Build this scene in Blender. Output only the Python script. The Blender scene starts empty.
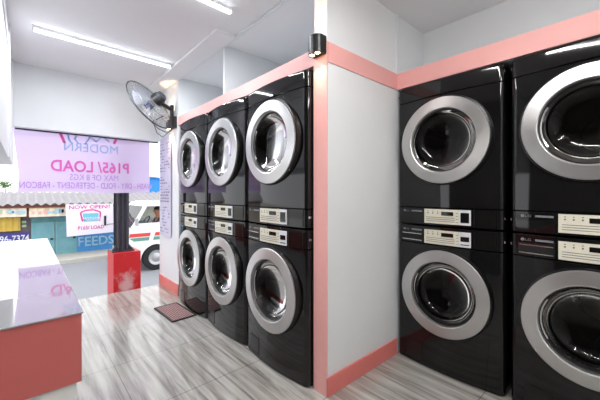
import bpy, bmesh, math, random
from mathutils import Matrix, Vector
random.seed(7)
PI = math.pi
S = bpy.context.scene
C = S.collection

# ------------------------------------------------------------------ camera, world, lights, exposure
cam_d = bpy.data.cameras.new('camera')
cam_d.sensor_width = 36.0
cam_d.lens = 309.0 / 600.0 * 36.0
cam_d.shift_y = -7.0 / 600.0
cam_d.clip_start = 0.02
cam = bpy.data.objects.new('camera', cam_d)
C.objects.link(cam)
cam.location = (0, 0, 1.2)
cam.rotation_euler = (PI / 2, 0, -math.radians(41.67))
S.camera = cam

world = bpy.data.worlds.new('world')
S.world = world
world.use_nodes = True
bg = world.node_tree.nodes['Background']
bg.inputs['Color'].default_value = (0.96, 0.975, 1.0, 1)
bg.inputs['Strength'].default_value = 1.55

LED_GLOW = 8.0          # what the tubes look like
LED_WATTS = 11.5
FILL_WATTS = 10.5  # lamps added only to brighten the right-hand side
FILL_GLOW = 44.0          # emission of the two added out-of-view fill battens
SCONCE_POWER = 2.0
SCONCE_POWER_COLUMN = 7.0

S.view_settings.view_transform = 'Standard'
S.view_settings.look = 'None'
S.view_settings.gamma = 1.0
S.view_settings.use_curve_mapping = False
S.view_settings.exposure = 0.45


# ------------------------------------------------------------------ materials
def lin(c):
    return tuple(((v / 255) / 12.92 if v / 255 <= 0.04045 else ((v / 255 + 0.055) / 1.055) ** 2.4) for v in c) + (1,)


def mat(name, rgb, rough=0.5, metal=0.0, coat=0.0, bump=None, vary=0.0, vscale=8.0, emit=None, estr=0.0, spec=0.5, trans=0.0):
    m = bpy.data.materials.new(name)
    m.use_nodes = True
    nt = m.node_tree
    b = nt.nodes['Principled BSDF']
    col = lin(rgb)
    b.inputs['Base Color'].default_value = col
    b.inputs['Roughness'].default_value = rough
    b.inputs['Metallic'].default_value = metal
    b.inputs['Coat Weight'].default_value = coat
    b.inputs['Specular IOR Level'].default_value = spec
    b.inputs['Transmission Weight'].default_value = trans
    tc = nt.nodes.new('ShaderNodeTexCoord')
    if vary > 0:
        n = nt.nodes.new('ShaderNodeTexNoise')
        n.inputs['Scale'].default_value = vscale
        n.inputs['Detail'].default_value = 6
        nt.links.new(tc.outputs['Object'], n.inputs['Vector'])
        r = nt.nodes.new('ShaderNodeValToRGB')
        r.color_ramp.elements[0].position = 0.3
        r.color_ramp.elements[1].position = 0.7
        r.color_ramp.elements[0].color = tuple(max(0, c * (1 - vary)) for c in col[:3]) + (1,)
        r.color_ramp.elements[1].color = tuple(min(1, c * (1 + vary)) for c in col[:3]) + (1,)
        nt.links.new(n.outputs['Fac'], r.inputs['Fac'])
        nt.links.new(r.outputs['Color'], b.inputs['Base Color'])
    if bump:
        n2 = nt.nodes.new('ShaderNodeTexNoise')
        n2.inputs['Scale'].default_value = bump[0]
        n2.inputs['Detail'].default_value = 4
        nt.links.new(tc.outputs['Object'], n2.inputs['Vector'])
        bp = nt.nodes.new('ShaderNodeBump')
        bp.inputs['Strength'].default_value = bump[1]
        bp.inputs['Distance'].default_value = 0.01
        nt.links.new(n2.outputs['Fac'], bp.inputs['Height'])
        nt.links.new(bp.outputs['Normal'], b.inputs['Normal'])
    if emit:
        b.inputs['Emission Color'].default_value = lin(emit)
        b.inputs['Emission Strength'].default_value = estr
    return m


M = {}
M['white_wall'] = mat('white_wall_paint', (233, 236, 239), 0.55, vary=0.02, vscale=3, bump=(60, 0.03))
M['ceiling'] = mat('white_ceiling_paint', (242, 241, 243), 0.7, vary=0.015, vscale=2)
M['pink_band'] = mat('pale_pink_paint', (242, 178, 174), 0.5, vary=0.02)
M['pink_base'] = mat('coral_pink_paint', (228, 128, 122), 0.45, vary=0.04)
M['pink_counter'] = mat('salmon_laminate', (190, 98, 94), 0.35, vary=0.03)
M['counter_top'] = mat('white_gloss_laminate', (152, 155, 156), 0.03, coat=1.0, spec=0.8)
M['counter_body'] = mat('white_laminate', (226, 228, 226), 0.4)
M['black_gloss'] = mat('black_gloss_enamel', (14, 14, 16), 0.055, spec=0.5)
M['black_satin'] = mat('black_satin_plastic', (14, 14, 15), 0.3)
M['black_rubber'] = mat('black_rubber', (10, 10, 10), 0.6)
M['black_metal'] = mat('black_powder_coat', (30, 31, 34), 0.4)
M['black_window'] = mat('smoked_window', (16, 15, 15), 0.08)
M['dark_steel'] = mat('drum_steel', (66, 63, 60), 0.35, metal=1.0)
M['chrome'] = mat('chrome', (215, 216, 218), 0.12, metal=1.0)
M['label'] = mat('cream_label', (226, 222, 205), 0.5)
M['label_white'] = mat('white_label', (226, 229, 234), 0.45)
M['ink'] = mat('dark_ink', (90, 90, 95), 0.6)
M['ink_black'] = mat('black_ink', (20, 20, 22), 0.4)
M['ink_grey'] = mat('grey_print', (120, 122, 128), 0.5)
M['fan_grey'] = mat('fan_grey', (58, 60, 64), 0.45)
M['fan_wire'] = mat('fan_wire_grey', (150, 152, 156), 0.35, metal=0.4)
M['fan_blade'] = mat('fan_blade_grey', (158, 162, 172), 0.3)
M['fan_hub'] = mat('fan_hub_blue', (66, 76, 112), 0.35)
M['white_plastic'] = mat('white_plastic', (232, 233, 235), 0.35)
M['led'] = mat('led_diffuser', (250, 252, 255), 0.4, emit=(240, 248, 255), estr=LED_GLOW)
M['fill_tube'] = mat('fill_tube', (250, 250, 250), 0.4, emit=(255, 251, 246), estr=FILL_GLOW)  # glow of the added fill battens, also lifts the ceiling
M['warm_lens'] = mat('warm_lens', (255, 220, 180), 0.4, emit=(255, 214, 168), estr=12.0)
M['red_paint'] = mat('red_paint', (205, 36, 42), 0.4, vary=0.06, vscale=5)
M['steel_post'] = mat('weathered_dark_steel', (62, 60, 70), 0.45, vary=0.15, vscale=12)
M['asphalt'] = mat('asphalt', (150, 152, 158), 0.9, vary=0.06, vscale=20, bump=(120, 0.2))
M['concrete'] = mat('concrete', (196, 192, 184), 0.9, vary=0.06, vscale=6)
M['teal_wood'] = mat('teal_painted_wood', (122, 176, 186), 0.6, vary=0.08, vscale=5)
M['teal_dark'] = mat('teal_lintel', (98, 150, 154), 0.6, vary=0.1)
M['cream_wall'] = mat('weathered_cream_wall', (205, 196, 182), 0.8, vary=0.1)
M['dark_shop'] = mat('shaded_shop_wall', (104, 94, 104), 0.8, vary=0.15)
M['yellow_cloth'] = mat('yellow_tarpaulin', (222, 190, 90), 0.6, vary=0.12, vscale=6)
M['feeds_print'] = mat('faded_blue_print', (160, 202, 230), 0.6)
M['blue_sign'] = mat('blue_sign', (72, 146, 210), 0.5, vary=0.05)
M['violet_sign'] = mat('violet_sign', (70, 66, 150), 0.5)
M['sky_tarp'] = mat('blue_roof_sheet', (54, 150, 232), 0.5, vary=0.05)
M['white_paint'] = mat('vehicle_white', (236, 238, 238), 0.25, coat=0.6)
M['stripe_red'] = mat('stripe_red', (214, 62, 60), 0.3)
M['stripe_green'] = mat('stripe_green', (96, 150, 134), 0.3)
M['seat_grey'] = mat('seat_grey', (70, 72, 76), 0.8)
M['tyre'] = mat('tyre_rubber', (34, 34, 36), 0.8)
M['hub'] = mat('wheel_hub', (186, 188, 190), 0.35, metal=0.6)
M['skin'] = mat('skin', (176, 118, 92), 0.55)
M['hair'] = mat('black_hair', (22, 18, 18), 0.6)
M['shirt'] = mat('navy_shirt', (44, 42, 62), 0.8)
M['leaf'] = mat('leaf_green', (92, 128, 70), 0.7, vary=0.25, vscale=4)
M['bark'] = mat('bark', (94, 78, 62), 0.9)
M['wood_brace'] = mat('brown_timber', (112, 66, 56), 0.8, vary=0.1)
M['magenta'] = mat('magenta_print', (222, 62, 150), 0.6)
M['cyan_print'] = mat('cyan_print', (118, 196, 220), 0.6)
M['white_print'] = mat('white_print', (236, 240, 246), 0.6)
M['banner_white'] = mat('white_tarpaulin', (240, 232, 246), 0.5, vary=0.02)
M['leaflet'] = mat('pale_lilac_sheet', (216, 212, 232), 0.55, vary=0.02)
M['leaflet_ink'] = mat('violet_ink', (138, 132, 168), 0.6)
M['awning_pale'] = mat('faded_awning_print', (240, 226, 206), 0.6, vary=0.06, vscale=4)
M['awning_yellow'] = mat('awning_yellow', (226, 188, 96), 0.6)
M['print_blue'] = mat('pale_blue_print', (170, 204, 220), 0.6)
M['print_green'] = mat('pale_green_print', (176, 206, 168), 0.6)
M['print_pink'] = mat('pale_pink_print', (232, 176, 172), 0.6)
M['hull_grey'] = mat('grey_plaster', (170, 170, 170), 0.7, vary=0.05)
M['back_wall'] = mat('taupe_wall', (205, 203, 200), 0.7, vary=0.1)
M['side_wall'] = mat('dark_taupe_wall', (98, 94, 90), 0.7, vary=0.1)
M['gold'] = mat('pale_brass', (196, 178, 160), 0.3, metal=1.0)


def special_materials():
    # brushed chrome for the door rings: radial brushing in the ring plane
    m = bpy.data.materials.new('brushed_steel_ring')
    m.use_nodes = True
    nt = m.node_tree
    b = nt.nodes['Principled BSDF']
    b.inputs['Base Color'].default_value = lin((206, 206, 206))
    b.inputs['Metallic'].default_value = 1.0
    b.inputs['Roughness'].default_value = 0.33
    b.inputs['Anisotropic'].default_value = 0.75
    tg = nt.nodes.new('ShaderNodeTangent')
    tg.direction_type = 'RADIAL'
    tg.axis = 'X'
    nt.links.new(tg.outputs['Tangent'], b.inputs['Tangent'])
    tc = nt.nodes.new('ShaderNodeTexCoord')
    mp = nt.nodes.new('ShaderNodeMapping')
    mp.inputs['Scale'].default_value = (6, 160, 10)
    n = nt.nodes.new('ShaderNodeTexNoise')
    n.inputs['Scale'].default_value = 4
    n.inputs['Detail'].default_value = 3
    nt.links.new(tc.outputs['Object'], mp.inputs['Vector'])
    nt.links.new(mp.outputs['Vector'], n.inputs['Vector'])
    r = nt.nodes.new('ShaderNodeMapRange')
    r.inputs['To Min'].default_value = 0.34
    r.inputs['To Max'].default_value = 0.48
    nt.links.new(n.outputs['Fac'], r.inputs['Value'])
    nt.links.new(r.outputs['Result'], b.inputs['Roughness'])
    M['brushed'] = m
    # door glass: thin smoked pane
    m = bpy.data.materials.new('smoked_door_glass')
    m.use_nodes = True
    nt = m.node_tree
    nt.nodes.remove(nt.nodes['Principled BSDF'])
    out = nt.nodes['Material Output']
    tr = nt.nodes.new('ShaderNodeBsdfTransparent')
    tr.inputs['Color'].default_value = (0.36, 0.37, 0.36, 1)
    gl = nt.nodes.new('ShaderNodeBsdfGlossy')
    gl.inputs['Roughness'].default_value = 0.03
    fr = nt.nodes.new('ShaderNodeFresnel')
    fr.inputs['IOR'].default_value = 1.38
    mx = nt.nodes.new('ShaderNodeMixShader')
    nt.links.new(fr.outputs['Fac'], mx.inputs['Fac'])
    nt.links.new(tr.outputs['BSDF'], mx.inputs[1])
    nt.links.new(gl.outputs['BSDF'], mx.inputs[2])
    nt.links.new(mx.outputs['Shader'], out.inputs['Surface'])
    M['door_glass'] = m
    # van glass: clear
    m2 = m.copy()
    m2.name = 'clear_vehicle_glass'
    for nd in m2.node_tree.nodes:
        if nd.type == 'BSDF_TRANSPARENT':
            nd.inputs['Color'].default_value = (0.85, 0.88, 0.88, 1)
    M['van_glass'] = m2
    # fan guard wires and mesh mat are geometry; translucent lilac banner
    m = bpy.data.materials.new('lilac_translucent_tarpaulin')
    m.use_nodes = True
    nt = m.node_tree
    nt.nodes.remove(nt.nodes['Principled BSDF'])
    out = nt.nodes['Material Output']
    df = nt.nodes.new('ShaderNodeBsdfDiffuse')
    df.inputs['Color'].default_value = lin((224, 206, 240))
    tl = nt.nodes.new('ShaderNodeBsdfTranslucent')
    tl.inputs['Color'].default_value = lin((228, 210, 244))
    mx = nt.nodes.new('ShaderNodeMixShader')
    mx.inputs['Fac'].default_value = 0.5
    nt.links.new(df.outputs['BSDF'], mx.inputs[1])
    nt.links.new(tl.outputs['BSDF'], mx.inputs[2])
    nt.links.new(mx.outputs['Shader'], out.inputs['Surface'])
    M['banner'] = m

    def ink(name, c):
        q = m.copy()
        q.name = name
        for nd in q.node_tree.nodes:
            if nd.type in ('BSDF_DIFFUSE', 'BSDF_TRANSLUCENT'):
                nd.inputs['Color'].default_value = lin(c)
        return q
    M['b_pink'] = ink('pink_tarpaulin_print', (238, 128, 200))
    M['b_blue'] = ink('blue_tarpaulin_print', (168, 200, 234))
    M['b_violet'] = ink('violet_tarpaulin_print', (200, 156, 224))
    # floor: glossy grey marbled wood-look tiles, grain along Y
    m = bpy.data.materials.new('grey_wood_look_tile')
    m.use_nodes = True
    nt = m.node_tree
    b = nt.nodes['Principled BSDF']
    tc = nt.nodes.new('ShaderNodeTexCoord')
    mp = nt.nodes.new('ShaderNodeMapping')
    mp.inputs['Scale'].default_value = (17.0, 1.0, 1)
    nt.links.new(tc.outputs['Object'], mp.inputs['Vector'])
    n = nt.nodes.new('ShaderNodeTexNoise')
    n.inputs['Scale'].default_value = 1.38
    n.inputs['Detail'].default_value = 9
    n.inputs['Roughness'].default_value = 0.62
    n.inputs['Distortion'].default_value = 0.5
    nt.links.new(mp.outputs['Vector'], n.inputs['Vector'])
    r = nt.nodes.new('ShaderNodeValToRGB')
    e = r.color_ramp.elements
    e[0].position = 0.30
    e[0].color = lin((106, 102, 95))
    e[1].position = 0.66
    e[1].color = lin((198, 197, 193))
    k = r.color_ramp.elements.new(0.47)
    k.color = lin((164, 161, 155))
    nt.links.new(n.outputs['Fac'], r.inputs['Fac'])
    br = nt.nodes.new('ShaderNodeTexBrick')
    br.offset = 0.0
    br.inputs['Scale'].default_value = 1.0
    br.inputs['Brick Width'].default_value = 1.2
    br.inputs['Row Height'].default_value = 0.6
    br.inputs['Mortar Size'].default_value = 0.0025
    br.inputs['Mortar Smooth'].default_value = 0.0
    br.inputs['Color1'].default_value = (1, 1, 1, 1)
    br.inputs['Color2'].default_value = (0.95, 0.95, 0.95, 1)
    br.inputs['Mortar'].default_value = (0.45, 0.44, 0.42, 1)
    mp2 = nt.nodes.new('ShaderNodeMapping')
    mp2.inputs['Location'].default_value = (-0.462 + 1.2, -0.05 + 0.6, 0)
    nt.links.new(tc.outputs['Object'], mp2.inputs['Vector'])
    nt.links.new(mp2.outputs['Vector'], br.inputs['Vector'])
    mul = nt.nodes.new('ShaderNodeMixRGB')
    mul.blend_type = 'MULTIPLY'
    mul.inputs['Fac'].default_value = 1.0
    nt.links.new(r.outputs['Color'], mul.inputs['Color1'])
    nt.links.new(br.outputs['Color'], mul.inputs['Color2'])
    nt.links.new(mul.outputs['Color'], b.inputs['Base Color'])
    b.inputs['Roughness'].default_value = 0.15
    b.inputs['Specular IOR Level'].default_value = 0.9
    M['floor'] = m
    # red paint rubbed through to pale plaster on the middle of the front
    m = mat('rubbed_red_paint', (205, 36, 42), 0.4)
    nt = m.node_tree
    b = nt.nodes['Principled BSDF']
    tc = nt.nodes.new('ShaderNodeTexCoord')
    n = nt.nodes.new('ShaderNodeTexNoise')
    n.inputs['Scale'].default_value = 9
    n.inputs['Detail'].default_value = 8
    n.inputs['Roughness'].default_value = 0.7
    nt.links.new(tc.outputs['Object'], n.inputs['Vector'])
    sp = nt.nodes.new('ShaderNodeMapping')
    sp.inputs['Location'].default_value = (-0.98 / 0.16, -4.45 / 0.2, -0.02 / 0.24)
    sp.inputs['Scale'].default_value = (1 / 0.16, 1 / 0.2, 1 / 0.24)
    nt.links.new(tc.outputs['Object'], sp.inputs['Vector'])
    gr = nt.nodes.new('ShaderNodeTexGradient')
    gr.gradient_type = 'SPHERICAL'
    nt.links.new(sp.outputs['Vector'], gr.inputs['Vector'])
    ad = nt.nodes.new('ShaderNodeMath'); ad.operation = 'MULTIPLY_ADD'
    ad.inputs[1].default_value = 0.55
    nt.links.new(gr.outputs['Fac'], ad.inputs[0])
    nt.links.new(n.outputs['Fac'], ad.inputs[2])
    r = nt.nodes.new('ShaderNodeValToRGB')
    r.color_ramp.elements[0].position = 0.62
    r.color_ramp.elements[0].color = lin((206, 36, 44))
    r.color_ramp.elements[1].position = 0.92
    r.color_ramp.elements[1].color = lin((222, 176, 178))
    nt.links.new(ad.outputs['Value'], r.inputs['Fac'])
    nt.links.new(r.outputs['Color'], b.inputs['Base Color'])
    M['red_rubbed'] = m
    # woven mat
    m = mat('woven_mat', (120, 84, 84), 0.85)
    nt = m.node_tree
    b = nt.nodes['Principled BSDF']
    tc = nt.nodes.new('ShaderNodeTexCoord')
    ck = nt.nodes.new('ShaderNodeTexChecker')
    ck.inputs['Scale'].default_value = 70
    ck.inputs['Color1'].default_value = lin((78, 44, 48))
    ck.inputs['Color2'].default_value = lin((196, 160, 158))
    rot = nt.nodes.new('ShaderNodeMapping')
    rot.inputs['Rotation'].default_value = (0, 0, 0.78)
    nt.links.new(tc.outputs['Object'], rot.inputs['Vector'])
    nt.links.new(rot.outputs['Vector'], ck.inputs['Vector'])
    nt.links.new(ck.outputs['Color'], b.inputs['Base Color'])
    M['mat_weave'] = m
    # corrugated sheet
    M['corrugated'] = mat('galvanised_sheet', (150, 146, 150), 0.5, vary=0.08, vscale=3)


special_materials()


# ------------------------------------------------------------------ mesh helpers
def obj(name, bm, m, parent=None, smooth=False):
    me = bpy.data.meshes.new(name)
    bm.normal_update()
    bm.to_mesh(me)
    bm.free()
    o = bpy.data.objects.new(name, me)
    C.objects.link(o)
    for x in (m if isinstance(m, (list, tuple)) else [m]):
        me.materials.append(x)
    if parent:
        o.parent = parent
    if smooth:
        for p in me.polygons:
            p.use_smooth = True
        try:
            me.set_sharp_from_angle(angle=math.radians(38))
        except Exception:
            pass
    return o


def tag(o, label=None, cat=None, group=None, kind=None):
    if label: o['label'] = label
    if cat: o['category'] = cat
    if group: o['group'] = group
    if kind: o['kind'] = kind
    return o


def thing(name, label, cat, loc=(0, 0, 0), rotz=0.0, group=None):
    o = bpy.data.objects.new(name, None)
    o.empty_display_size = 0.1
    C.objects.link(o)
    o.location = loc
    o.rotation_euler = (0, 0, rotz)
    return tag(o, label, cat, group)


def dup(root, loc, label):
    r = root.copy(); C.objects.link(r); r.location = loc; r['label'] = label
    for ch in list(root.children):
        c = ch.copy(); C.objects.link(c); c.parent = r
        for g in list(ch.children):
            d = g.copy(); C.objects.link(d); d.parent = c
    return r


def nb():
    return bmesh.new()


def box(bm, x0, x1, y0, y1, z0, z1, bev=0.0, seg=2, mi=0):
    vs = [bm.verts.new(p) for p in ((x0, y0, z0), (x1, y0, z0), (x1, y1, z0), (x0, y1, z0), (x0, y0, z1), (x1, y0, z1), (x1, y1, z1), (x0, y1, z1))]
    fs = [bm.faces.new([vs[i] for i in q]) for q in ((0, 3, 2, 1), (4, 5, 6, 7), (0, 1, 5, 4), (1, 2, 6, 5), (2, 3, 7, 6), (3, 0, 4, 7))]
    for f in fs: f.material_index = mi
    if bev > 0:
        es = list({e for f in fs for e in f.edges})
        bmesh.ops.bevel(bm, geom=es, offset=bev, segments=seg, affect='EDGES', profile=0.5)
    return bm


def bx(x0, x1, y0, y1, z0, z1, bev=0.0, seg=2):
    return box(nb(), x0, x1, y0, y1, z0, z1, bev, seg)


def lathe(bm, prof, n=48, axis='X', origin=(0, 0, 0), closed=False):
    """prof: list of (a, r): a along the axis, r radius."""
    rings = []
    ox, oy, oz = origin
    def P(a, r, t):
        c, s = r * math.cos(t), r * math.sin(t)
        if axis == 'X': return (ox + a, oy + c, oz + s)
        if axis == 'Y': return (ox + c, oy + a, oz + s)
        return (ox + c, oy + s, oz + a)
    for a, r in prof:
        if r < 1e-6:
            rings.append([bm.verts.new(P(a, 0, 0))])
        else:
            rings.append([bm.verts.new(P(a, r, 2 * PI * k / n)) for k in range(n)])
    pairs = list(zip(rings[:-1], rings[1:]))
    if closed: pairs.append((rings[-1], rings[0]))
    for A, B in pairs:
        for k in range(n):
            k2 = (k + 1) % n
            if len(A) == 1 and len(B) == 1: continue
            if len(A) == 1: bm.faces.new((A[0], B[k], B[k2]))
            elif len(B) == 1: bm.faces.new((A[k], B[0], A[k2]))
            else: bm.faces.new((A[k], B[k], B[k2], A[k2]))
    bmesh.ops.recalc_face_normals(bm, faces=bm.faces[:])
    return bm


def tube(bm, pts, r, n=8, cap=True):
    pts = [Vector(p) for p in pts]
    rings = []
    prev = None
    for i, p in enumerate(pts):
        if i == 0: t = pts[1] - p
        elif i == len(pts) - 1: t = p - pts[-2]
        else: t = pts[i + 1] - pts[i - 1]
        t.normalize()
        if prev is None:
            up = Vector((0, 0, 1)) if abs(t.z) < 0.9 else Vector((1, 0, 0))
            u = t.cross(up).normalized()
        else:
            u = (prev - t * prev.dot(t)).normalized()
        prev = u
        v = t.cross(u)
        rr = r[i] if isinstance(r, (list, tuple)) else r
        rings.append([bm.verts.new(p + u * rr * math.cos(2 * PI * k / n) + v * rr * math.sin(2 * PI * k / n)) for k in range(n)])
    for A, B in zip(rings[:-1], rings[1:]):
        for k in range(n):
            bm.faces.new((A[k], A[(k + 1) % n], B[(k + 1) % n], B[k]))
    if cap:
        bm.faces.new(rings[0][::-1]); bm.faces.new(rings[-1])
    return bm


def ring_tube(bm, center, u, v, R, r, n=40, k=6):
    c = Vector(center)
    rows = []
    w = u.cross(v).normalized()
    for i in range(n):
        a = 2 * PI * i / n
        d = u * math.cos(a) + v * math.sin(a)
        rows.append([bm.verts.new(c + d * (R + r * math.cos(2 * PI * j / k)) + w * r * math.sin(2 * PI * j / k)) for j in range(k)])
    for i in range(n):
        A, B = rows[i], rows[(i + 1) % n]
        for j in range(k):
            bm.faces.new((A[j], B[j], B[(j + 1) % k], A[(j + 1) % k]))
    return bm


def prism(bm, pts, axis, a0, a1, mi=0):
    """extrude a closed 2-D outline along an axis. axis 'Y': pts are (x,z); 'X': (y,z); 'Z': (x,y)."""
    def P(p, a):
        return {'Y': (p[0], a, p[1]), 'X': (a, p[0], p[1]), 'Z': (p[0], p[1], a)}[axis]
    A = [bm.verts.new(P(p, a0)) for p in pts]
    B = [bm.verts.new(P(p, a1)) for p in pts]
    fs = [bm.faces.new(A), bm.faces.new(B[::-1])]
    n = len(pts)
    for i in range(n):
        fs.append(bm.faces.new((A[i], B[i], B[(i + 1) % n], A[(i + 1) % n])))
    for f in fs: f.material_index = mi
    bmesh.ops.recalc_face_normals(bm, faces=bm.faces[:])
    return bm


FACE = {
    '-Y': Matrix(((1, 0, 0), (0, 0, -1), (0, 1, 0))),     # text runs +X, faces -Y
    '+Y': Matrix(((-1, 0, 0), (0, 0, 1), (0, 1, 0))),     # text runs -X, faces +Y
    '-X': Matrix(((0, 0, -1), (-1, 0, 0), (0, 1, 0))),    # text runs -Y, faces -X
}


def text_mesh(body, width, height, face, center, depth=0.001, bold=0.0):
    """text as a bmesh fitted in width x height, centred on center"""
    cu = bpy.data.curves.new('lettering', 'FONT')
    cu.body = body
    cu.size = 1.0
    cu.offset = bold
    cu.align_x = 'CENTER'
    cu.resolution_u = 3
    t = bpy.data.objects.new('lettering', cu)
    C.objects.link(t)
    dg = bpy.context.evaluated_depsgraph_get()
    dg.update()
    me = bpy.data.meshes.new_from_object(t.evaluated_get(dg))
    bm = nb()
    bm.from_mesh(me)
    bpy.data.objects.remove(t); bpy.data.curves.remove(cu); bpy.data.meshes.remove(me)
    xs = [v.co.x for v in bm.verts]; ys = [v.co.y for v in bm.verts]
    w = max(xs) - min(xs); h = max(ys) - min(ys)
    cx, cy = (max(xs) + min(xs)) / 2, (max(ys) + min(ys)) / 2
    R = FACE[face]
    for v in bm.verts:
        p = Vector(((v.co.x - cx) * width / w, (v.co.y - cy) * height / h, 0))
        v.co = R @ p + Vector(center)
    if depth <= 0: return bm
    ex = bmesh.ops.extrude_face_region(bm, geom=bm.faces[:])
    nrm = R @ Vector((0, 0, 1)) * depth
    for g in ex['geom']:
        if isinstance(g, bmesh.types.BMVert): g.co += nrm
    return bm


def boolean_cut(o, cutter):
    md = o.modifiers.new('cut', 'BOOLEAN')
    md.operation = 'DIFFERENCE'
    md.object = cutter
    md.solver = 'EXACT'
    dg = bpy.context.evaluated_depsgraph_get()
    dg.update()
    me = bpy.data.meshes.new_from_object(o.evaluated_get(dg))
    o.modifiers.clear()
    o.data = me
    bpy.data.objects.remove(cutter)
    for p in me.polygons: p.use_smooth = True
    try: me.set_sharp_from_angle(angle=math.radians(30))
    except Exception: pass


def struct(name, bm, m, smooth=False):
    return tag(obj(name, bm, m, None, smooth), kind='structure')


# camera-frame calculator used once to place far things at their measured spot
CF, CR = Vector((math.sin(math.radians(41.67)), math.cos(math.radians(41.67)))), Vector((math.cos(math.radians(41.67)), -math.sin(math.radians(41.67))))


def at_y(px, py, Y):
    u = (px - 300) / 309.0
    d = CF + CR * u
    t = Y / d.y
    return Vector((d.x * t, Y, 1.2 + (193 - py) / 309.0 * t))


# ------------------------------------------------------------------ the setting
ROAD = -0.8
CEIL = 2.54
FL_Y = 4.25
struct('floor', bx(-1.05, 2.95, -1.6, FL_Y, -0.12, 0.0), M['floor'])
struct('ceiling', bx(-1.05, 2.95, -1.6, 4.40, CEIL, CEIL + 0.1), M['ceiling'])
struct('trim_1', bx(1.155, 1.33, 2.32, 4.295, CEIL - 0.03, CEIL, 0.004), M['ceiling'])            # dropped ceiling board
struct('trim_2', bx(1.335, 1.36, 1.36, 3.62, CEIL - 0.022, CEIL, 0.004), M['white_wall'])         # bead above the lofts
struct('wall_front', bx(-1.05, 1.335, 4.30, 4.40, 1.885, CEIL), M['white_wall'])
struct('wall_column', bx(1.335, 2.15, 3.62, 4.30, 0, CEIL), M['white_wall'])
struct('wall_partition', bx(1.33, 2.95, 1.255, 1.36, 0, CEIL), M['white_wall'])
struct('wall_left', bx(-1.15, -1.05, -1.6, 2.0, 0, CEIL), M['side_wall'])
struct('wall_back', bx(-1.15, 2.95, -1.7, -1.6, 0, CEIL), M['back_wall'])
struct('wall_right', bx(2.87, 2.97, -1.7, 1.255, 0, 2.0), M['white_wall'])
struct('wall_right_upper', bx(2.51, 2.60, -1.6, 1.255, 2.0, CEIL), M['white_wall'])
struct('wall_loft_back', bx(2.06, 2.14, 1.36, 3.62, 0, CEIL), M['white_wall'])
struct('wall_loft_divider', bx(1.352, 2.06, 2.545, 2.575, 2.085, CEIL), M['white_wall'])
# pink bands
struct('trim_9', bx(1.34, 2.06, 1.36, 3.62, 1.985, 2.083), M['white_wall'])                       # loft shelf
struct('trim_10', bx(2.10, 2.51, -1.6, 1.2535, 1.975, 2.092), M['white_wall'])                    # shelf over the right stacks
struct('trim_3', bx(1.33, 1.341, 1.36, 3.62, 1.985, 2.085), M['pink_band'])                                                              # fascia shelf over the left stacks
struct('trim_4', bx(2.09, 2.101, -1.6, 1.2535, 1.975, 2.095), M['pink_band'])                      # fascia over the right stacks
struct('trim_5', bx(1.335, 2.09, 1.249, 1.256, 1.975, 2.094), M['pink_band'])                     # band on the partition side
bm = nb()
box(bm, 1.323, 1.331, 1.249, 1.361, 0.0, 2.094)
struct('trim_6', bm, M['pink_band'])                                                              # pink partition end
struct('baseboard_partition', bx(1.323, 2.08, 1.243, 1.2545, 0, 0.112, 0.002), M['pink_base'])
bm = nb()
box(bm, 1.325, 1.336, 3.62, 4.30, 0, 0.13)
box(bm, 1.336, 1.60, 4.299, 4.308, 0, 0.13)
struct('baseboard_column', bm, M['pink_base'])
struct('trim_7', bx(2.082, 2.094, 1.243, 1.2545, 2.094, CEIL), M['white_wall'])
# hanging box beam along the left side
bm = nb()
box(bm, -1.05, -0.10, 2.0, 4.30, 1.486, CEIL)
struct('wall_left_upper', bm, M['white_wall'])
bm = nb()
box(bm, -0.10, -0.092, 2.0, 3.35, 2.315, 2.335)
box(bm, -0.10, -0.088, 3.35, 3.42, 1.486, CEIL)
box(bm, -0.10, -0.088, 4.21, 4.298, 1.486, CEIL)
for q in range(7):
    y = 3.48 + q * 0.1
    box(bm, -0.10, -0.094, y, y + 0.05, 1.49, 2.2)
struct('trim_8', bm, M['white_wall'])
# stoop below the floor edge and the street
struct('wall_stoop', bx(-1.5, 2.3, 4.05, 4.249, ROAD - 0.1, -0.12), M['concrete'])
struct('floor_street', bx(-14, 22, 4.249, 10.9, ROAD - 0.12, ROAD), M['asphalt'])
bm = bx(-14, 22, 10.9, 12.15, ROAD - 0.12, ROAD + 0.12, 0.02)
struct('floor_sidewalk', bm, M['concrete'])
struct('floor_ground', bx(-30, 40, 12.15, 60, ROAD - 0.2, ROAD - 0.02), M['concrete'])


# ------------------------------------------------------------------ washers and dryers
W = 0.69
BULGE = 0.03


def plan(w=W, d=0.75, inset=0.0, bulge=BULGE, r=0.036):
    """plan outline, front towards -X, counter-clockwise"""
    hw = w / 2 - inset
    pts = []
    def front(y): return -bulge * (1 - (y / (w / 2)) ** 2) + inset
    yr = hw - r
    n = 18
    fx = front(yr)
    arc = []
    for k in range(1, 8):
        t = k / 7 * PI / 2
        arc.append((fx + r * (1 - math.cos(t)), r * math.sin(t)))
    pts += [(d - inset, hw)]
    for dx, dy in reversed(arc): pts.append((dx, yr + dy))
    for k in range(n + 1):
        y = yr - 2 * yr * k / n
        pts.append((front(y), y))
    for dx, dy in arc: pts.append((dx, -yr - dy))
    pts += [(d - inset, -hw)]
    return pts


def loft(bm, layers):
    rings = []
    for z, ins in layers:
        rings.append([bm.verts.new((x, y, z)) for x, y in plan(inset=ins)])
    n = len(rings[0])
    bm.faces.new(rings[0][::-1]); bm.faces.new(rings[-1])
    for A, B in zip(rings[:-1], rings[1:]):
        for i in range(n):
            bm.faces.new((A[i], A[(i + 1) % n], B[(i + 1) % n], B[i]))
    bmesh.ops.recalc_face_normals(bm, faces=bm.faces[:])
    return bm


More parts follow.
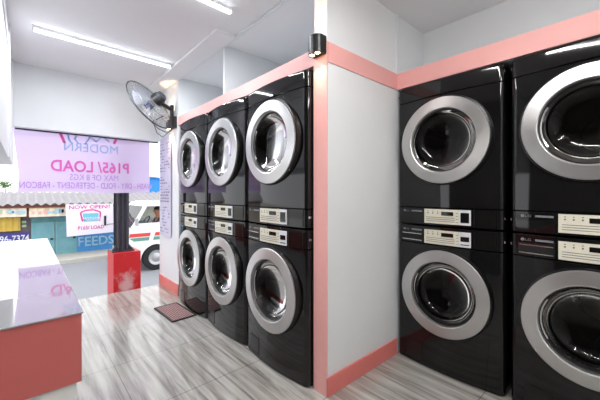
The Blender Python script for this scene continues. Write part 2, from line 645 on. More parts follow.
def slab(z0, z1, e=0.003, top_round=None):
    L = [(z0, e), (z0 + e, 0)]
    if top_round:
        R = top_round
        for k in range(7):
            t = k / 6 * PI / 2
            L.append((z1 - R + R * math.sin(t), R * (1 - math.cos(t)) * 0.8))
    else:
        L += [(z1 - e, 0), (z1, e)]
    return loft(nb(), L)


def fx(y, off=0.0):
    """x of the convex front at y, moved off outward"""
    return -BULGE * (1 - (y / (W / 2)) ** 2) - off


def plate(bm, s0, s1, z0, z1, off, th=0.006, n=6):
    """thin curved plate lying on the convex front; s measured from the left edge seen from the front"""
    ya, yb = W / 2 - s0, W / 2 - s1
    front, back = [], []
    for k in range(n + 1):
        y = ya + (yb - ya) * k / n
        front.append((fx(y, off), y)); back.append((fx(y, off - th), y))
    pts = front + back[::-1]
    return prism(bm, pts, 'Z', z0, z1)


def door(root, zc, washer):
    """round door: black rim, brushed ring, glass bowl, drum with hub, all children of the machine"""
    o = (0, 0, zc)
    bm = lathe(nb(), [(0.0, 0.296), (-0.030, 0.295), (-0.042, 0.291), (-0.044, 0.285), (-0.03, 0.280), (0.0, 0.280)], 72, 'X', o, True)
    rim = obj('door_rim', bm, M['black_satin'], root, True)
    bm = lathe(nb(), [(-0.02, 0.284), (-0.049, 0.284), (-0.052, 0.281), (-0.058, 0.214), (-0.055, 0.209), (-0.036, 0.206), (-0.02, 0.206)], 72, 'X', o, True)
    ring = obj('door_ring', bm, M['brushed'], root, True)
    ring.data.set_sharp_from_angle(angle=math.radians(16))
    ring['label'] = 'brushed steel ring of the round door'
    bm = lathe(nb(), [(-0.034, 0.2065), (-0.030, 0.200), (0.02, 0.186), (0.06, 0.182), (0.06, 0.205), (-0.02, 0.2065)], 64, 'X', o, True)
    obj('door_funnel', bm, M['black_satin'], ring, True)
    if washer:
        prof = [(-0.022, 0.1985), (-0.002, 0.192), (0.025, 0.178), (0.050, 0.150), (0.068, 0.112), (0.080, 0.07), (0.085, 0.03), (0.086, 0.0)]
    else:
        prof = [(-0.022, 0.1985), (-0.005, 0.188), (0.02, 0.17), (0.040, 0.135), (0.052, 0.09), (0.058, 0.04), (0.06, 0.0)]
    bm = lathe(nb(), prof, 56, 'X', o)
    g = obj('door_glass', bm, M['door_glass'], root, True)
    # drum: perforated-looking steel cylinder with three lifter ribs and a hub on its back
    bm = lathe(nb(), [(0.075, 0.19), (0.085, 0.222), (0.45, 0.222), (0.465, 0.20), (0.47, 0.08)], 56, 'X', o)
    for k in range(3):
        a = k * 2 * PI / 3 + 0.5
        ca, sa = math.cos(a), math.sin(a)
        pts = []
        for (rad, wd) in ((0.224, -0.035), (0.175, -0.01), (0.175, 0.01), (0.224, 0.035)):
            pts.append((rad * ca - wd * sa, zc + rad * sa + wd * ca))
        prism(bm, pts, 'X', 0.11, 0.44)
    drum = obj('drum', bm, M['dark_steel'], root, True)
    bm = lathe(nb(), [(0.47, 0.10), (0.455, 0.085), (0.452, 0.06), (0.445, 0.04), (0.44, 0.0)], 40, 'X', o)
    obj('drum_hub', bm, M['gold'], drum, True)
    # curved lip on the left inside the ring (pull grip)
    bm = nb()
    pts = []
    for k in range(9):
        a = PI - 0.55 + 1.1 * k / 8 - PI
        pts.append((-0.030, 0.198 * math.cos(a), zc + 0.198 * math.sin(a)))
    tube(bm, pts, 0.0045, 6)
    obj('door_grip', bm, M['chrome'], ring, True)


def emblem(root, z, s=0.050):
    """round emblem plus two letters and a dim word bar at the left of the control strip"""
    y = W / 2 - s - 0.012
    bm = lathe(nb(), [(fx(y, 0.0035), 0.0), (fx(y, 0.0035), 0.0085), (fx(y, -0.001), 0.0085)], 20, 'X', (0, y, z))
    e = obj('emblem', bm, M['ink_grey'], root)
    bm = text_mesh('LG', 0.026, 0.013, '-X', (fx(y - 0.026, 0.002), y - 0.026, z), 0.0008)
    obj('lettering', bm, M['ink_grey'], root)
    bm = nb()
    plate(bm, s + 0.070, s + 0.150, z - 0.0055, z + 0.0055, 0.0022, 0.003)
    obj('word_bar', bm, M['ink_grey'], root)


def controls(root, z0, z1, washer):
    bm = nb()
    plate(bm, 0.220, 0.446, z0, z1, 0.005)
    lab = obj('control_label', bm, M['label'], root)
    bm = nb()
    plate(bm, 0.448, 0.516, z0, z1, 0.005)
    lw = obj('card_panel', bm, M['label_white'], root)
    h = z1 - z0
    bm = nb()                                   # small print and icons
    for k in range(3):
        plate(bm, 0.243 + k * 0.034, 0.250 + k * 0.034, z0 + h * 0.68, z0 + h * 0.76, 0.0058, 0.002, 1)
        plate(bm, 0.243 + k * 0.034, 0.250 + k * 0.034, z0 + h * 0.84, z0 + h * 0.88, 0.0058, 0.002, 1)
    for k in range(3):
        plate(bm, 0.234, 0.424, z0 + h * (0.16 + 0.13 * k), z0 + h * (0.19 + 0.13 * k), 0.0058, 0.002, 4)
    for k in range(4):
        plate(bm, 0.430, 0.443, z0 + h * (0.15 + 0.2 * k), z0 + h * (0.18 + 0.2 * k), 0.0058, 0.002, 1)
    obj('small_print', bm, M['ink'], lab)
    bm = nb()
    plate(bm, 0.338, 0.414, z0 + h * 0.58, z0 + h * 0.84, 0.007, 0.004, 2)
    obj('display', bm, M['black_window'], lab)
    bm = nb()
    if washer:
        plate(bm, 0.458, 0.507, z0 + h * 0.38, z0 + h * 0.70, 0.007, 0.004, 1)
        plate(bm, 0.458, 0.507, z0 + h * 0.14, z0 + h * 0.19, 0.007, 0.004, 1)
    else:
        plate(bm, 0.458, 0.507, z0 + h * 0.16, z0 + h * 0.82, 0.007, 0.004, 1)
    obj('card_slot', bm, M['black_window'], lw)
    bm = nb()
    plate(bm, 0.538, 0.650, z0 - 0.004, z1 + 0.003, 0.003, 0.003)
    cb = obj('coin_panel', bm, M['black_window'], root)
    bm = nb()
    for (a0, a1, b0, b1) in ((0.532, 0.536, -0.006, 0.005), (0.652, 0.656, -0.006, 0.005)):
        bm = plate(nb(), a0, a1, z0 + b0, z1 + b1, 0.004, 0.004, 1)
        obj('frame_bar', bm, M['black_satin'], cb)
    # lock on each rounded corner of the strip
    for s in (-1, 1):
        y = s * (W / 2 - 0.006)
        bm = lathe(nb(), [(0.012, 0.0), (0.012, 0.008), (0.022, 0.009), (0.03, 0.009)], 14, 'X', (0, y, (z0 + z1) / 2 + 0.005))
        obj('lock', bm, M['chrome'], root, True)


def machine_body(root, washer):
    if washer:
        body = obj('cabinet', slab(0.006, 0.848), M['black_gloss'], root)
        zc = 0.537
    else:
        body = obj('cabinet', slab(0.120, 0.872), M['black_gloss'], root)
        zc = 0.565
    cut = obj('cutter', lathe(nb(), [(-0.2, 0.0), (-0.2, 0.272), (0.055, 0.272), (0.055, 0.2245), (0.49, 0.2245), (0.49, 0.0)], 64, 'X', (0, 0, zc)), M['black_satin'])
    boolean_cut(body, cut)
    return zc


wash = thing('washing_machine', 'x', 'washing machine', (0, 0, 0), 0, 'front-loading washers')
zc = machine_body(wash, True)
door(wash, zc, True)
obj('control_strip', slab(0.851, 0.972), M['black_gloss'], wash, True)
controls(wash, 0.858, 0.952, True)
emblem(wash, 0.943)
# detergent drawer
bm = nb()
plate(bm, 0.040, 0.206, 0.862, 0.925, 0.0015, 0.004)
dr = obj('detergent_drawer', bm, M['black_satin'], wash)
bm = nb()
plate(bm, 0.046, 0.200, 0.912, 0.917, 0.006, 0.005)
plate(bm, 0.046, 0.200, 0.868, 0.873, 0.006, 0.005)
obj('drawer_handle', bm, M['chrome'], dr)
bm = nb()
plate(bm, 0.050, 0.196, 0.878, 0.908, 0.0022, 0.002)
obj('drawer_recess', bm, M['black_rubber'], dr)
# filter hatch low on the left
bm = nb()
for (s0, s1, a, b_) in ((0.07, 0.20, 0.142, 0.146), (0.07, 0.20, 0.03, 0.034), (0.07, 0.074, 0.034, 0.142), (0.196, 0.20, 0.034, 0.142)):
    plate(bm, s0, s1, a, b_, 0.0016, 0.003, 3)
hatch = obj('filter_hatch', bm, M['black_rubber'], wash)
bm = nb()
plate(bm, 0.076, 0.194, 0.036, 0.140, 0.0012, 0.003, 3)
obj('hatch_cover', bm, M['black_satin'], hatch)
bm = nb()
for sx in (0.06, 0.68):
    for sy in (-0.29, 0.29):
        pass
for sx in (0.06, 0.68):
    for sy in (-0.28, 0.28):
        f = lathe(nb(), [(0.0, 0.0), (0.0, 0.022), (0.007, 0.020), (0.007, 0.0)], 14, 'Z', (sx, sy, 0))
        obj('foot', f, M['black_rubber'], wash)
bm.free()

dry = thing('tumble_dryer', 'x', 'dryer', (0, 0, 0), 0, 'stacked dryers')
zc = machine_body(dry, False)
door(dry, zc, False)
obj('control_strip', slab(0.0, 0.117), M['black_gloss'], dry, True)
controls(dry, 0.014, 0.110, False)
emblem(dry, 0.092)
obj('top_panel', slab(0.875, 0.985, 0.003, 0.022), M['black_gloss'], dry, True)
for s in (-1, 1):
    bm = lathe(nb(), [(0.010, 0.0), (0.010, 0.009), (0.020, 0.011), (0.03, 0.011)], 14, 'X', (0, s * (W / 2 - 0.010), 0.932))
    obj('corner_screw', bm, M['black_metal'], dry, True)

XA, XB = 1.290, 2.088
YA = (1.722, 2.424, 3.120)
YB = (0.897, 0.180)
spots = [
    (XA, YA[0], 'left', 'black front-loading washer at floor level nearest the pink wall end, third from the doorway',
     'black dryer on the stack nearest the pink wall end, third from the doorway'),
    (XA, YA[1], 'left', 'black front-loading washer in the middle of the three left stacks, under a dryer',
     'black dryer on top of the middle stack of the three on the left'),
    (XA, YA[2], 'left', 'black front-loading washer beside the woven floor mat, nearest the doorway',
     'black dryer on the stack nearest the doorway, beside the hanging leaflet'),
    (XB, YB[0], 'right', 'black front-loading washer standing against the white partition in the right alcove',
     'black dryer stacked against the white partition under the pink band in the right alcove'),
    (XB, YB[1], 'right', 'black front-loading washer at the right edge of the photo, its round door cut off',
     'black dryer at the right edge of the photo, its round door cut off'),
]
for i, (x, y, side, lw, ld) in enumerate(spots):
    if i == 0:
        wash.location = (x, y, 0); wash['label'] = lw
        dry.location = (x, y, 0.982); dry['label'] = ld
    else:
        dup(wash, (x, y, 0), lw)
        dup(dry, (x, y, 0.982), ld)


# ------------------------------------------------------------------ counter
ct = thing('reception_counter', 'white topped reception counter with salmon pink front at the left', 'counter', (-0.40, 2.36, 0))
def rel(o, p=ct):
    for v in o.data.vertices: v.co -= p.location
    return o
rel(obj('countertop', bx(-0.98, 0.145, 1.244, 3.478, 0.801, 0.806, 0.001), M['counter_top'], ct))
rel(obj('fascia', bx(-0.975, 0.141, 1.250, 3.47, 0.575, 0.801), M['pink_counter'], ct))
rel(obj('body', bx(-0.97, 0.128, 1.262, 3.46, 0.0, 0.575), M['counter_body'], ct))

# ------------------------------------------------------------------ ceiling lights
def led(name_label, cx, cy, L, ang, m, group='LED batten lights', watts=LED_WATTS):
    t = thing('ceiling_light', name_label, 'ceiling light', (cx, cy, CEIL), ang, group)
    obj('housing', bx(-L / 2, L / 2, -0.013, 0.013, -0.030, 0.0, 0.003), M['white_plastic'], t)
    bm = nb()
    pts = [(-0.016, -0.030)] + [(-0.016 * math.cos(k / 8 * PI), -0.030 - 0.016 * math.sin(k / 8 * PI)) for k in range(1, 8)] + [(0.016, -0.030)]
    if watts != LED_WATTS:                     # the added fill fittings carry a bare round tube
        pts = [(0.013 * math.cos(k / 12 * 2 * PI), -0.058 + 0.013 * math.sin(k / 12 * 2 * PI)) for k in range(12)]
    prism(bm, pts, 'X', -L / 2 + 0.012, L / 2 - 0.012)
    obj('diffuser', bm, m, t, True)
    for s in (-1, 1):
        obj('end_cap', bx(min(s * L / 2, s * (L / 2 - 0.012)), max(s * L / 2, s * (L / 2 - 0.012)), -0.018, 0.018, -0.047 if watts == LED_WATTS else -0.073, -0.001, 0.003), M['white_plastic'], t)
    ld = bpy.data.lights.new('tube_light', 'AREA')
    ld.shape = 'RECTANGLE'
    ld.size = L - 0.04
    ld.size_y = 0.03
    ld.energy = watts
    ld.color = (0.95, 0.97, 1.0) if watts == LED_WATTS else (1.0, 0.985, 0.965)
    lo = bpy.data.objects.new('tube_light', ld)
    C.objects.link(lo)
    lo.parent = t
    lo.location = (0, 0, -0.049 if watts == LED_WATTS else -0.075)
    return t
led('lit LED batten on the ceiling near the header wall, its whole tube in view', 0.585, 3.275, 1.09, 0.03, M['led'])
led('lit LED batten cut off by the top edge, above the middle of the floor', 0.56, 1.99, 1.12, 0.03, M['led'])
led('added fill batten above the viewer, out of view', 0.80, 0.25, 1.12, 1.2, M['fill_tube'], watts=FILL_WATTS)  # invented lamp, put in to light the right-hand machines
led('added fill batten behind the viewer, out of view', 0.45, -0.9, 1.12, 0.0, M['fill_tube'], watts=FILL_WATTS)  # second invented lamp, more fill for the right side


# ------------------------------------------------------------------ sconces
def sconce(label, x, y, z, g='up and down wall sconces', watts=SCONCE_POWER):
    t = thing('wall_sconce', label, 'wall lamp', (x, y, z), 0, g)
    pts = [(0.0, 0.05)] + [(-0.035 - 0.04 * math.sin(k / 10 * PI), 0.05 * math.cos(k / 10 * PI)) for k in range(11)] + [(0.0, -0.05)]
    bm = prism(nb(), pts, 'Z', -0.052, 0.052)
    obj('shade', bm, M['black_metal'], t)
    for s in (-1, 1):
        for q in (-1, 1):
            bm = lathe(nb(), [(s * 0.052, 0.0), (s * 0.0545, 0.012), (s * 0.0515, 0.015)], 18, 'Z', (-0.045, q * 0.023, 0))
            obj('lens', bm, M['warm_lens'], t, True)
            ld = bpy.data.lights.new('spot', 'SPOT')
            ld.energy = watts
            ld.color = (1.0, 0.72, 0.44)
            ld.spot_size = math.radians(50)
            ld.spot_blend = 0.3
            ld.shadow_soft_size = 0.012
            lo = bpy.data.objects.new('spot', ld)
            C.objects.link(lo)
            lo.parent = t
            lo.location = (-0.045, q * 0.023, s * 0.062)
            lo.rotation_euler = (0 if s < 0 else PI, math.radians(12) * s, 0)
    return t
sconce('black half-round sconce with warm beams on the pink partition end', 1.323, 1.305, 2.072)
sconce('black sconce on the white column behind the wall fan', 1.335, 3.83, 2.02, watts=SCONCE_POWER_COLUMN)

# ------------------------------------------------------------------ wall fan
fan = thing('wall_fan', 'black caged fan on a bracket high on the white column', 'fan', (1.335, 3.715, 2.13))
o0 = fan.location.copy()
fc = Vector((1.045, 3.70, 2.185)) - o0
fn = Vector((-0.468, 0.634, -0.472)).normalized()          # blowing direction
fu = fn.cross(Vector((0, 0, 1))).normalized()
fv = fu.cross(fn).normalized()
R = 0.300
bm = nb()
ring_tube(bm, fc, fu, fv, R, 0.0075, 56, 6)
obj('cage_rim', bm, M['fan_grey'], fan, True)
for nm, sgn, dep in (('front_guard', 1, 0.075), ('rear_guard', -1, 0.085)):
    bm = nb()
    nw = 44
    for k in range(nw):
        a = 2 * PI * k / nw
        d = fu * math.cos(a) + fv * math.sin(a)
        pts = []
        for q in range(6):
            rr = R + (0.05 - R) * q / 5
            pts.append(fc + d * rr + fn * sgn * dep * math.sin(min(1, q / 4) * PI / 2))
        tube(bm, pts, 0.0016, 4, False)
    for rr, qq in ((0.05, 1.0), (0.13, 0.93), (0.21, 0.6)):
        ring_tube(bm, fc + fn * sgn * dep * qq, fu, fv, rr, 0.0022, 32, 5)
    obj(nm, bm, M['fan_wire'], fan)
for k in range(5):
    a0 = 2 * PI * k / 5 + 0.3
    bm = nb()
    rows = []
    for q in range(7):
        rr = 0.045 + 0.205 * q / 6
        row = []
        wdt = 0.5 + 0.35 * math.sin(q / 6 * PI * 0.8)
        for j in range(5):
            a = a0 + (j / 4 - 0.5) * wdt * 0.95 + 0.25 * q / 6
            d = fu * math.cos(a) + fv * math.sin(a)
            row.append(fc + d * rr + fn * (0.035 * (j / 4 - 0.5)))
        rows.append(row)
    th = fn * 0.003
    top = [[bm.verts.new(p + th) for p in r_] for r_ in rows]
    bot = [[bm.verts.new(p - th) for p in r_] for r_ in rows]
    for i in range(6):
        for j in range(4):
            bm.faces.new((top[i][j], top[i + 1][j], top[i + 1][j + 1], top[i][j + 1]))
            bm.faces.new((bot[i][j], bot[i][j + 1], bot[i + 1][j + 1], bot[i + 1][j]))
    for i in range(6):
        bm.faces.new((top[i][0], bot[i][0], bot[i + 1][0], top[i + 1][0]))
        bm.faces.new((top[i][4], top[i + 1][4], bot[i + 1][4], bot[i][4]))
    for j in range(4):
        bm.faces.new((top[6][j], bot[6][j], bot[6][j + 1], top[6][j + 1]))
    obj('blade', bm, M['fan_blade'], fan, True)
bm = nb()
tube(bm, [fc + fn * 0.05, fc + fn * 0.04, fc - fn * 0.03], [0.028, 0.046, 0.046], 20)
obj('blade_hub', bm, M['fan_hub'], fan, True)
bm = nb()
tube(bm, [fc - fn * 0.078, fc - fn * 0.085, fc - fn * 0.15, fc - fn * 0.152, fc - fn * 0.185, fc - fn * 0.2], [0.05, 0.068, 0.068, 0.060, 0.056, 0.030], 24)
motor = obj('motor', bm, M['fan_grey'], fan, True)
bm = nb()
for k in range(9):
    ring_tube(bm, fc - fn * (0.090 + 0.0065 * k), fu, fv, 0.0685, 0.002, 28, 5)
obj('cooling_fins', bm, M['black_metal'], motor)
knuckle = fc - fn * 0.12 + Vector((0.04, 0, -0.045))
bm = nb()
tube(bm, [fc - fn * 0.12 + Vector((0, 0, -0.03)), knuckle, Vector((-0.07, 0.0, knuckle.z - 0.015)), Vector((-0.03, 0.0, knuckle.z - 0.015))], [0.020, 0.022, 0.022, 0.024], 12)
obj('arm', bm, M['black_metal'], fan, True)
zt = knuckle.z + 0.03
obj('mount', bx(-0.062, -0.028, -0.024, 0.024, -0.155, zt, 0.006), M['black_metal'], fan)
obj('wall_plate', bx(-0.030, 0.0, -0.04, 0.04, -0.165, -0.03, 0.005), M['black_metal'], fan)
bm = nb()
tube(bm, [Vector((-0.045, 0, -0.19)), Vector((-0.10, -0.02, -0.235)), Vector((-0.20, -0.02, -0.20)), Vector((-0.27, 0, -0.13)), fc + fv * -0.2 * 1.0 - fn * 0.08], 0.005, 6)
obj('cord', bm, M['black_rubber'], fan, True)
bm = nb()
tube(bm, [Vector((-0.10, -0.02, -0.235)), Vector((-0.16, -0.03, -0.29)), Vector((-0.22, -0.03, -0.25)), Vector((-0.24, 0, -0.16))], 0.004, 6)
obj('cord', bm, M['black_rubber'], fan, True)

# ------------------------------------------------------------------ leaflet on the column
lf = thing('price_list', 'tall pale lilac sheet of small print hanging on the white column', 'poster', (1.325, 4.03, 0.66))
bm = nb()
n = 10
pts = [(-0.006 + 0.004 * math.sin(k / n * 9), -0.20 + 0.40 * k / n) for k in range(n + 1)]
prism(bm, [(x - 0.0015, y) for x, y in pts] + [(x + 0.0015, y) for x, y in pts[::-1]], 'Z', 0.0, 1.24)
rr = random.Random(3)
for k in range(30):
    z = 0.05 + k * 0.038
    y = 0.17
    while y > -0.14:
        w = rr.uniform(0.03, 0.08)
        if rr.random() < 0.75 and k not in (9, 19):
            box(bm, -0.0145, -0.0135, max(-0.18, y - w), y, z, z + rr.choice((0.008, 0.014)), mi=1)
        y -= w + 0.02
obj('sheet', bm, [M['leaflet'], M['leaflet_ink']], lf)

# ------------------------------------------------------------------ mat
mt = thing('floor_mat', 'brown woven floor mat in front of the far left washer', 'mat', (1.128, 3.165, 0), 0.04)
obj('weave', bx(-0.11, 0.105, -0.225, 0.225, 0.0, 0.009, 0.002), M['mat_weave'], mt)
bm = nb()
for (a, b_, c, d) in ((-0.122, -0.11, -0.237, 0.237), (0.105, 0.117, -0.237, 0.237), (-0.11, 0.105, -0.237, -0.225), (-0.11, 0.105, 0.225, 0.237)):
    box(bm, a, b_, c, d, 0.0, 0.011)
obj('border', bm, M['black_rubber'], mt)

# ------------------------------------------------------------------ lilac banner in the doorway (seen from behind)
BY = 4.42
def bp(px, py): return at_y(px, py, BY)
ban = thing('shop_banner', 'lilac translucent tarpaulin banner with mirrored lettering hanging in the shop opening', 'banner', (0.57, BY, 1.20))
bo = ban.location.copy()
L0, R0 = bp(15, 190), bp(149.5, 192)
zt, zb = 1.905, 1.205
bm = nb()
NX, NZ = 28, 14
grid = []
for i in range(NX + 1):
    col = []
    for j in range(NZ + 1):
        u, v = i / NX, j / NZ
        xl = L0.x + 0.022 * (1 - v) ** 1.5 + 0.012 * math.sin(v * 5)
        x = xl + (R0.x - xl) * u
        z = zb + (zt - zb) * v + 0.006 * math.sin(u * 7) * (1 - v)
        y = 0.005 * math.sin(u * 9 + v * 3) + 0.004 * math.sin(v * 8 - u * 4)
        col.append(bm.verts.new((x - bo.x, y, z - bo.z)))
    grid.append(col)
for i in range(NX):
    for j in range(NZ):
        bm.faces.new((grid[i][j], grid[i + 1][j], grid[i + 1][j + 1], grid[i][j + 1]))
obj('tarpaulin', bm, M['banner'], ban, True)
obj('rod', bx(L0.x - bo.x, bp(158, 143).x - bo.x, -0.018, 0.004, 1.872 - bo.z, 1.890 - bo.z, 0.003), M['black_metal'], ban)

def btext(name, body, x0, y0, x1, y1, m, bold=0.0):
    """box in photo pixels -> lettering on the street side's reading direction, seen here in mirror writing"""
    a, b_ = bp(x0, (y0 + y1) / 2), bp(x1, (y0 + y1) / 2)
    cx = (a.x + b_.x) / 2
    tm = bp((x0 + x1) / 2, 0)
    zt_, zb_ = bp((x0 + x1) / 2, y0).z, bp((x0 + x1) / 2, y1).z
    bm = text_mesh(body, abs(b_.x - a.x), zt_ - zb_, '+Y', (cx - bo.x, -0.0155, (zt_ + zb_) / 2 - bo.z), 0.0, bold)
    return obj(name, bm, m, ban)
btext('lettering', 'MODERN', 64, 144, 117.5, 152.5, M['b_blue'], 0.0)
btext('lettering', 'P165/ LOAD', 50.5, 161.3, 128.5, 172.6, M['b_pink'], 0.022)
btext('lettering', 'MAX OF 8 KGS', 69.5, 174.8, 118, 180.6, M['b_violet'], 0.0)
btext('lettering', 'WASH - DRY - FOLD - DETERGENT - FABCON', 19.5, 182.6, 152, 188.6, M['b_violet'], 0.008)
# basket logo above the name: slanted pink sides, blue and pink curls
def bpt(px, py):
    p = bp(px, py)
    return Vector((p.x - bo.x, -0.0155, p.z - bo.z))
def bstroke(bm, P, w):
    vs = [bpt(*p) for p in P]
    for a, b_ in zip(vs[:-1], vs[1:]):
        d = (b_ - a).normalized(); nrm = Vector((-d.z, 0, d.x)) * w
        q = [a + nrm, a - nrm, b_ - nrm, b_ + nrm]
        f = [bm.verts.new(v) for v in q]
        g = [bm.verts.new(v + Vector((0, 0.001, 0))) for v in q]
        bm.faces.new(f); bm.faces.new(g[::-1])
        for i in range(4): bm.faces.new((f[i], g[i], g[(i + 1) % 4], f[(i + 1) % 4]))
bm = nb()
bstroke(bm, [(60, 133), (64.5, 143)], 0.014)
obj('basket_side', bm, M['b_pink'], ban)
bm = nb()
bstroke(bm, [(117, 138), (113.5, 144)], 0.014)
obj('basket_side', bm, M['b_pink'], ban)
bm = nb()
bstroke(bm, [(68, 133), (68.5, 139), (71, 143)], 0.009)
bstroke(bm, [(78, 143), (74.5, 139), (77, 135), (83, 134.5)], 0.008)
bstroke(bm, [(85, 144), (90, 137), (96, 142), (102, 136.5), (109, 142)], 0.008)
obj('foam_curl', bm, M['b_blue'], ban)

# ------------------------------------------------------------------ post and pedestal just outside
pd = tag(obj('post_pedestal', bx(0.828, 1.145, 4.45, 4.83, ROAD, 0.44, 0.008), M['red_rubbed']), 'red painted concrete pedestal carrying the dark post at the doorway', 'pedestal')
st = thing('steel_post', 'dark steel post standing on the red pedestal', 'post', (0.955, 4.64, 0.44))
bm = nb()
box(bm, -0.075, 0.075, -0.075, -0.063, 0, 1.9)
box(bm, -0.075, 0.075, 0.063, 0.075, 0, 1.9)
box(bm, -0.008, 0.008, -0.063, 0.063, 0, 1.9)
for s in (-0.05, 0.0, 0.05):
    tube(bm, [(s, -0.078, 0), (s, -0.078, 1.9)], 0.017, 10)
obj('shaft', bm, M['steel_post'], st)
obj('base_plate', bx(-0.13, 0.13, -0.13, 0.13, 0, 0.015, 0.003), M['steel_post'], st)
for s in (-1, 1):
    bm = prism(nb(), [(s * 0.07, 0.015), (s * 0.128, 0.015), (s * 0.07, 0.09)], 'Y', -0.08, -0.06)
    obj('gusset', bm, M['steel_post'], st)

# ------------------------------------------------------------------ van with driver
VY = 8.48
van = thing('van', 'white van with red and green stripes parked on the street', 'van', (2.0, VY, ROAD))
vo = van.location.copy()
def vp(px, py): 
    p = at_y(px, py, VY)
    return (p.x - vo.x, p.z - vo.z)
vw = 1.62
# side silhouette (x,z) local; front at left
sil = [(-0.06, 0.32), (-0.10, 0.55), (-0.09, 0.80), (-0.03, 1.16), (0.02, 1.24), (0.25, 1.66), (0.34, 1.745), (0.55, 1.785), (3.6, 1.785), (3.72, 1.70), (3.78, 1.0), (3.78, 0.32)]
bm = nb()
# lower body with wheel arches: outline below the sill
def arch(cx, r, z):
    return [(cx + r * math.cos(PI * k / 10), z + r * math.sin(PI * k / 10)) for k in range(11)]
low = [(-0.06, 0.30), (-0.10, 0.55), (-0.09, 0.80), (-0.03, 1.16), (0.02, 1.235), (3.76, 1.235), (3.78, 0.30)]
low += arch(3.0, 0.38, 0.30) + arch(0.56, 0.38, 0.30)
for a_, b_ in ((0.0, 0.05), (vw - 0.05, vw)):
    prism(bm, low, 'Y', a_, b_)
box(bm, -0.085, -0.03, 0.05, vw - 0.05, 0.34, 1.13)
box(bm, 3.70, 3.76, 0.05, vw - 0.05, 0.34, 1.23)
box(bm, 0.98, 2.58, 0.05, vw - 0.05, 0.34, 0.40)
lower = obj('body', bm, M['white_paint'], van)
# roof slab
bm = prism(nb(), [(0.25, 1.66), (0.34, 1.745), (0.55, 1.785), (3.6, 1.785), (3.72, 1.70), (3.72, 1.66)], 'Y', 0.02, vw - 0.02)
obj('roof', bm, M['white_paint'], van)
# pillars
for y0 in (0.01, vw - 0.06):
    for P in ([(0.02, 1.235), (0.11, 1.235), (0.33, 1.66), (0.25, 1.66)], [(1.05, 1.235), (1.17, 1.235), (1.17, 1.66), (1.05, 1.66)], [(2.3, 1.235), (2.4, 1.235), (2.4, 1.66), (2.3, 1.66)], [(3.62, 1.235), (3.76, 1.235), (3.72, 1.66), (3.6, 1.66)]):
        obj('pillar', prism(nb(), P, 'Y', y0, y0 + 0.05), M['white_paint'], van)
# glass
obj('windscreen', prism(nb(), [(0.03, 1.235), (0.036, 1.235), (0.266, 1.66), (0.26, 1.66)], 'Y', 0.06, vw - 0.06), M['van_glass'], van)
for P in ([(0.11, 1.235), (1.05, 1.235), (1.05, 1.66), (0.33, 1.66)], [(1.17, 1.235), (2.3, 1.235), (2.3, 1.66), (1.17, 1.66)], [(2.4, 1.235), (3.62, 1.235), (3.6, 1.66), (2.4, 1.66)]):
    if P[0][0] > 0.2:
        obj('side_window', prism(nb(), P, 'Y', 0.03, 0.036), M['van_glass'], van)
    obj('side_window', prism(nb(), P, 'Y', vw - 0.036, vw - 0.03), M['van_glass'], van)
obj('quarter_glass', prism(nb(), [(0.11, 1.235), (0.36, 1.235), (0.36, 1.66), (0.33, 1.66)], 'Y', 0.03, 0.036), M['van_glass'], van)
# stripes on the near side
obj('stripe', prism(nb(), [(-0.085, 0.895), (3.77, 0.895), (3.77, 0.985), (-0.068, 0.985)], 'Y', -0.004, 0.002), M['stripe_red'], van)
obj('stripe', prism(nb(), [(0.02, 0.79), (3.77, 0.79), (3.77, 0.875), (-0.08, 0.875)], 'Y', -0.004, 0.002), M['stripe_green'], van)
bm = nb()
prism(bm, [(0.36, 0.77), (0.46, 0.77), (0.53, 1.0), (0.42, 1.0)], 'Y', -0.008, 0.0)
obj('panel_flash', bm, M['white_paint'], van)
for cx in (0.56, 3.0):
    for y0, nm in ((0.01, 'wheel'), (vw - 0.19, 'wheel')):
        bm = lathe(nb(), [(0.0, 0.20), (0.0, 0.30), (0.02, 0.325), (0.16, 0.325), (0.18, 0.30), (0.18, 0.20)], 32, 'Y', (cx, y0, 0.325), True)
        wh = obj(nm, bm, M['tyre'], van, True)
        bm = lathe(nb(), [(0.03, 0.20), (0.012, 0.19), (0.03, 0.12), (0.006, 0.07), (0.0, 0.0)], 24, 'Y', (cx, y0, 0.325))
        obj('hubcap', bm, M['hub'], wh, True)
obj('bumper', bx(-0.15, 0.02, -0.01, vw + 0.01, 0.34, 0.52, 0.03), M['hull_grey'], van)
obj('headlight', bx(-0.115, 0.01, -0.006, 0.24, 0.66, 0.80, 0.02), M['label_white'], van)
bm = nb()
tube(bm, [(0.10, 0.0, 1.25), (0.06, -0.10, 1.29)], 0.012, 8)
box(bm, 0.02, 0.07, -0.24, -0.09, 1.20, 1.38, 0.012)
obj('side_mirror', bm, M['hull_grey'], van)
obj('dashboard', bx(0.05, 0.32, 0.06, vw - 0.06, 1.14, 1.26, 0.02), M['seat_grey'], van)
bm = nb()
ring_tube(bm, Vector((0.40, 0.42, 1.235)), Vector((0, 1, 0)), Vector((0.55, 0, 0.83)).normalized(), 0.17, 0.014, 28, 6)
tube(bm, [(0.40, 0.25, 1.235), (0.40, 0.59, 1.235)], 0.01, 6)
tube(bm, [(0.40, 0.42, 1.235), (0.28, 0.42, 1.18)], 0.018, 6)
obj('steering_wheel', bm, M['black_rubber'], van, True)
bm = nb()
box(bm, 0.78, 1.0, 0.18, 0.66, 1.0, 1.40, 0.05)
box(bm, 0.82, 0.95, 0.30, 0.54, 1.40, 1.52, 0.03)
obj('seat', bm, M['seat_grey'], van)

